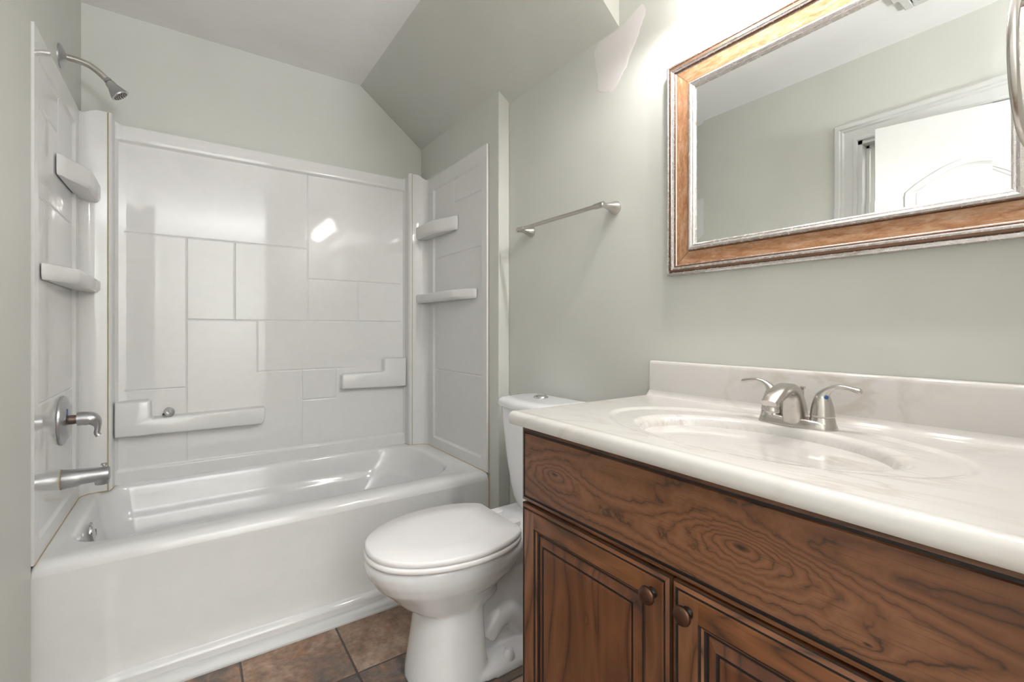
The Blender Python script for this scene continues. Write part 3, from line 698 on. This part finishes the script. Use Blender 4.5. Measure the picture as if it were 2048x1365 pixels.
# left end face (rounded) and right end face
for yy, o in ((CY1, .0), (CY0, 0)):
    a = [(x, yy, z) for x, z in prof_front[:-1]] + [(x, yy, topz(x, yy)) for x in (.69, .9, 1.172)] + [(1.187, yy, ZT + .016), (1.205, yy, ZT + .016), (1.205, yy, .884)]
    g.add(a, [tuple(range(len(a)))])
g.box((.70, CY0 + .001, .8805), (1.205, CY1 - .001, .884))
under(g.build('counter', MARBLE, smooth=50), vt)
g = G(); rings = []
pf = [(1.205, .90), (1.1875, .90), (1.1872, .926), (1.1880, 1.008), (1.1890, 1.0135), (1.1915, 1.0170), (1.196, 1.0185), (1.208, 1.0185), (1.2085, .90)]
for y, s_ in ((CY0, 1), (CY1 - .004, 1), (CY1 - .001, 1), (CY1 - .0, 1)):
    rings.append([(x + (.0015 if y == CY1 and x < 1.2 else 0), y, z - (.0015 if y == CY1 and z > 1 else 0)) for x, z in pf])
g.loft(rings); under(g.build('backsplash', MARBLE, smooth=40), vt)
g = G(); g.lathe([(0, .0), (.021, 0), (.022, .002), (.015, .004), (.013, .010), (0, .012)], (SXc, SYc, .786 - .003), (0, 0, 1)); under(tag(g.build('sink_drain', NICKEL), 'nickel sink drain'), vt)

# ------------------------------------------------------------------ faucet
FX, FY, FZ = 1.095, .481, ZT - .0045
fa = empty('faucet', (FX, FY, FZ), 'brushed nickel two-handle faucet behind the sink', 'faucet')
def stadium(cx_, cy_, hx, hy, z, n=12):
    pts = []
    for (sy, a0) in ((1, 0), (-1, 180)):
        for k in range(n + 1):
            a = math.radians(a0 + 180 * k / n); pts.append((cx_ + hx * math.cos(a), cy_ + sy * (hy - hx) + hx * math.sin(a), z))
    return pts
g = G(); g.loft([stadium(FX, FY, .030, .079, FZ + .0), stadium(FX, FY, .030, .079, FZ + .003), stadium(FX, FY, .0275, .0765, FZ + .010), stadium(FX, FY, .024, .073, FZ + .0165), stadium(FX, FY, .018, .060, FZ + .0185)])
for s_ in (-1, 1): g.lathe([(.0275, .004), (.0245, .014), (.0225, .023), (.0215, .025), (0, .025)], (FX, FY + s_ * .051, FZ), (0, 0, 1))
under(g.build('base_plate', NICKEL, smooth=50), fa)
# spout: side outline (x,z) with a rib round it
outer = catmull([(1.121, 0, FZ + .006), (1.113, 0, FZ + .034), (1.099, 0, FZ + .066), (1.078, 0, FZ + .087), (1.052, 0, FZ + .0945), (1.022, 0, FZ + .0900), (.992, 0, FZ + .077), (.972, 0, FZ + .063)], 6)
inner = catmull([(1.066, 0, FZ + .006), (1.063, 0, FZ + .030), (1.062, 0, FZ + .050), (1.058, 0, FZ + .062), (1.046, 0, FZ + .0685), (1.026, 0, FZ + .066), (1.002, 0, FZ + .058), (.976, 0, FZ + .052)], 6)
g = G(); rings = []
for i, (a, b) in enumerate(zip(outer, inner)):
    t = i / (len(outer) - 1); w = .022 - .004 * smooth01(t / .4) + .0 * t; w *= (1 - .12 * smooth01((t - .8) / .2))
    m = (a + b) / 2; d = (a - b) / 2
    ring = []
    for k in range(20):
        an = 2 * PI * k / 20; c, s_ = math.cos(an), math.sin(an)
        c2 = math.copysign(abs(c) ** .45, c); s2 = math.copysign(abs(s_) ** .75, s_)
        ring.append(Vector((m.x + d.x * s2, FY + w * c2, m.z + d.z * s2)))
    rings.append(ring)
g.loft(rings)
g.lathe([(.0, .000), (.0130, .000), (.0135, .002), (.0135, .006), (.0125, .007), (.0125, .012), (.0145, .0135), (.0145, .022), (0, .022)], (.990, FY, FZ + .038), (0, 0, 1))
under(g.build('spout', NICKEL, smooth=50), fa)
g = G(); g.tube(catmull([(1.125, FY, FZ), (1.125, FY, FZ + .05), (1.125, FY, FZ + .078)], 2), .0028); g.lathe([(.003, 0), (.0055, .004), (.006, .008), (0, .009)], (1.125, FY, FZ + .074), (0, 0, 1)); under(g.build('lift_rod', NICKEL), fa)
for s_ in (-1, 1):
    g = G(); hy = FY + s_ * .051
    g.lathe([(.0, .0255), (.0225, .0255), (.0232, .028), (.0220, .031), (.0215, .038), (.0190, .052), (.0155, .064), (.0110, .074), (.006, .079), (0, .080)], (FX, hy, FZ), (0, 0, 1))
    lv = catmull([(FX, hy - s_ * .002, FZ + .058), (FX, hy + s_ * .004, FZ + .074), (FX, hy + s_ * .018, FZ + .087), (FX, hy + s_ * .036, FZ + .0915), (FX, hy + s_ * .055, FZ + .0885), (FX, hy + s_ * .066, FZ + .0860), (FX, hy + s_ * .070, FZ + .086)], 5)
    N = len(lv); rr = [(.0145 - .0075 * smooth01(i / 12) + .0015 * smooth01((i - 16) / 8)) * (1 - .5 * smooth01((i - N + 4) / 4)) for i in range(N)]
    g.tube(lv, rr, 0, 16, flat=[1 - .35 * smooth01(i / 14) for i in range(N)], up=(0, 0, 1))
    h = under(g.build('handle', NICKEL, smooth=60), fa)
    if s_ > 0: continue
    g = G(); dv = Vector((-.62, -.76, .18)).normalized()
    o0 = Vector((FX, hy, FZ + .0655)) + dv * .0135
    g.lathe([(0, 0), (.0040, 0), (.0040, .0022), (.003, .003), (0, .003)], o0, dv, n=16)
    dt = g.build('temperature_dot', BLUE); dt.parent = h; tag(dt, 'blue dot')
    dt.matrix_parent_inverse = h.matrix_parent_inverse if False else Matrix.Identity(4)
    dt.location = -Vector((0, 0, 0))

# ------------------------------------------------------------------ mirror
mi = empty('wall_mirror', (1.205, .485, 1.59), 'large wall mirror in a copper and silver frame above the sink', 'mirror')
my0, my1, mz0, mz1 = .083, .886, 1.277, 1.905
prof = [(0, 0, 0), (0, .0225, 0), (.003, .0260, 0), (.007, .0265, 0), (.0090, .0225, 2), (.0110, .0250, 2), (.0165, .0250, 0), (.0185, .0210, 0), (.0205, .0225, 0), (.0235, .0215, 0), (.0245, .0175, 2), (.0262, .0190, 2), (.0285, .0175, 0),
        (.030, .0160, 1), (.066, .0120, 1), (.0672, .0100, 2), (.0690, .0120, 0), (.0710, .0175, 0), (.0760, .0195, 0), (.0795, .0180, 0), (.0815, .0150, 0), (.0845, .0150, 0), (.0875, .0120, 0), (.0890, .0070, 0)]
g = G(); XM = 1.2085
cor = lambda d, h: [(XM - h, my1 - d, mz0 + d), (XM - h, my0 + d, mz0 + d), (XM - h, my0 + d, mz1 - d), (XM - h, my1 - d, mz1 - d)]
for i in range(len(prof) - 1):
    a = cor(prof[i][0], prof[i][1]); b = cor(prof[i + 1][0], prof[i + 1][1])
    for k in range(4):
        j = (k + 1) % 4; L0 = (Vector(a[k]) - Vector(a[j])).length
        d0, d1 = prof[i][0], prof[i + 1][0]
        g.add([a[k], a[j], b[j], b[k]], [(0, 1, 2, 3)], prof[i][2], uv=[(k * 2.3 + d0, d0), (k * 2.3 + L0 - d0, d0), (k * 2.3 + L0 - d1, d1), (k * 2.3 + d1, d1)])
# mitre joints: thin dark lines in the copper band
under(g.build('frame', [SILVER, COPPER, PATINA], smooth=0), mi)
for k in range(4):
    g = G(); a = Vector(cor(.0300, .01615)[k]); b = Vector(cor(.0660, .01215)[k]); g.tube([a, b], .0005, 0, 4); under(tag(g.build('mitre_joint', BRASSY), 'dark mitre joint line'), mi)
g = G(); a = cor(.0880, .0070); b = cor(.112, .00735); g.add(a + b, [(0, 1, 5, 4), (1, 2, 6, 5), (2, 3, 7, 6), (3, 0, 4, 7), (4, 5, 6, 7)]); under(g.build('mirror_glass', GLASSM, smooth=0), mi)

# ------------------------------------------------------------------ vanity light above the mirror (just out of frame; seen in the glossy panel)
vl = empty('vanity_light', (1.205, .485, 2.14), 'three-shade vanity light fixture on the wall above the mirror', 'light fixture')
g = G(); g.loft([stadium(1.19, .485, .05, .13, 0)]) if False else None
g = G()
g.lathe([(0, 0), (.058, 0), (.056, .010), (.040, .018), (0, .020)], (XR, .485, 2.15), (-1, 0, 0), n=36, sx=1, sy=1.0)
under(g.build('back_plate', NICKEL), vl)
for bx, by, bz in BULBS:
    g = G(); d = by - .485
    g.tube(catmull([(XR - .015, .485, 2.15), (XR - .03, .485 + d * .3, 2.185), (XR - .07, .485 + d * .75, 2.205), (bx + .0, by, 2.185), (bx, by, 2.155)], 6), .0055)
    g.lathe([(0, 0), (.018, .0), (.021, .012), (.016, .030), (0, .032)], (bx, by, 2.130), (0, 0, 1)); under(g.build('light_arm', NICKEL), vl)
    g = G(); pr = [(.020, .135), (.034, .120), (.042, .098), (.047, .070), (.055, .045), (.066, .030)]
    g.lathe(pr, (bx, by, 2.005), (0, 0, 1), n=32)
    g.f = [f for f in g.f if len(f) == 4]; g.m = g.m[:len(g.f)]
    s = under(g.build('glass_shade', SHADE, smooth=60), vl); sol = s.modifiers.new('solid', 'SOLIDIFY'); sol.thickness = .002
    s.visible_shadow = True
    g = G(); g.lathe([(0, .0), (.014, .004), (.022, .016), (.0235, .028), (.016, .046), (.010, .056), (0, .056)], (bx, by, 2.060), (0, 0, 1)); b = under(g.build('bulb', BULBM, smooth=80), vl)

# ------------------------------------------------------------------ towel bar, towel ring, vent, ceiling lamp
tb = empty('towel_bar', (XR, 1.35, 1.536), 'brushed nickel towel bar on the wall above the toilet', 'towel bar')
for y in (1.592, 1.112):
    g = G(); g.lathe([(0, 0), (.0235, 0), (.0235, .003), (.0215, .010), (.0165, .024), (.0120, .038), (.0095, .052), (.0085, .060), (.0105, .066), (.0105, .074), (.007, .078), (0, .078)], (XR, y, 1.536), (-1, 0, 0)); under(g.build('bar_post', NICKEL), tb)
g = G(); g.tube([(XR - .068, 1.112, 1.537), (XR - .068, 1.592, 1.537)], .0075, 0, 14)
for y, s_ in ((1.112, 1), (1.592, -1)): g.lathe([(0, 0), (.010, 0), (.0105, .010), (.0095, .042), (.0085, .044), (0, .044)], (XR - .068, y - s_ * .008, 1.537), (0, s_, 0))
under(g.build('rail', NICKEL), tb)

tr = empty('towel_ring', (.77, .02, 1.49), 'brushed nickel towel ring hanging close to the right edge, over the vanity', 'towel ring')
rc = Vector((.752, .0950, 1.400)); R = .080
g = G(); g.tube([rc + Vector((R * math.cos(2 * PI * k / 64), 0, R * math.sin(2 * PI * k / 64))) for k in range(64)], .0044, 0, 14, closed=True); under(g.build('ring', NICKEL), tr)
g = G(); g.lathe([(0, 0), (.026, 0), (.026, .004), (.018, .012), (.010, .030), (.008, .068), (.011, .074), (.011, .084), (.0, .086)], (.752, .0195, 1.483), (0, 1, 0)); under(g.build('mount', NICKEL), tr)

ve = empty('ceiling_vent', (.04, .53, ZC), 'white square ceiling fan grille seen only in the mirror', 'ceiling vent')
g = G(); a0, a1, b0, b1 = -.094, .186, .385, .665
g.box((a0, b0, ZC - .014), (a1, b0 + .03, ZC)); g.box((a0, b1 - .03, ZC - .014), (a1, b1, ZC)); g.box((a0, b0 + .03, ZC - .014), (a0 + .03, b1 - .03, ZC)); g.box((a1 - .03, b0 + .03, ZC - .014), (a1, b1 - .03, ZC)); under(g.build('vent_frame', TRIMW, bevel=.003), ve)
for k in range(10):
    y = b0 + .038 + k * .0215; g = G(); g.box((a0 + .03, y, ZC - .012), (a1 - .03, y + .013, ZC - .006)); under(g.build('slat', TRIMW), ve)
g = G(); g.box((a0 + .03, b0 + .03, ZC - .003), (a1 - .03, b1 - .03, ZC - .001)); under(tag(g.build('vent_back', DARKN), 'dark opening behind the slats'), ve)
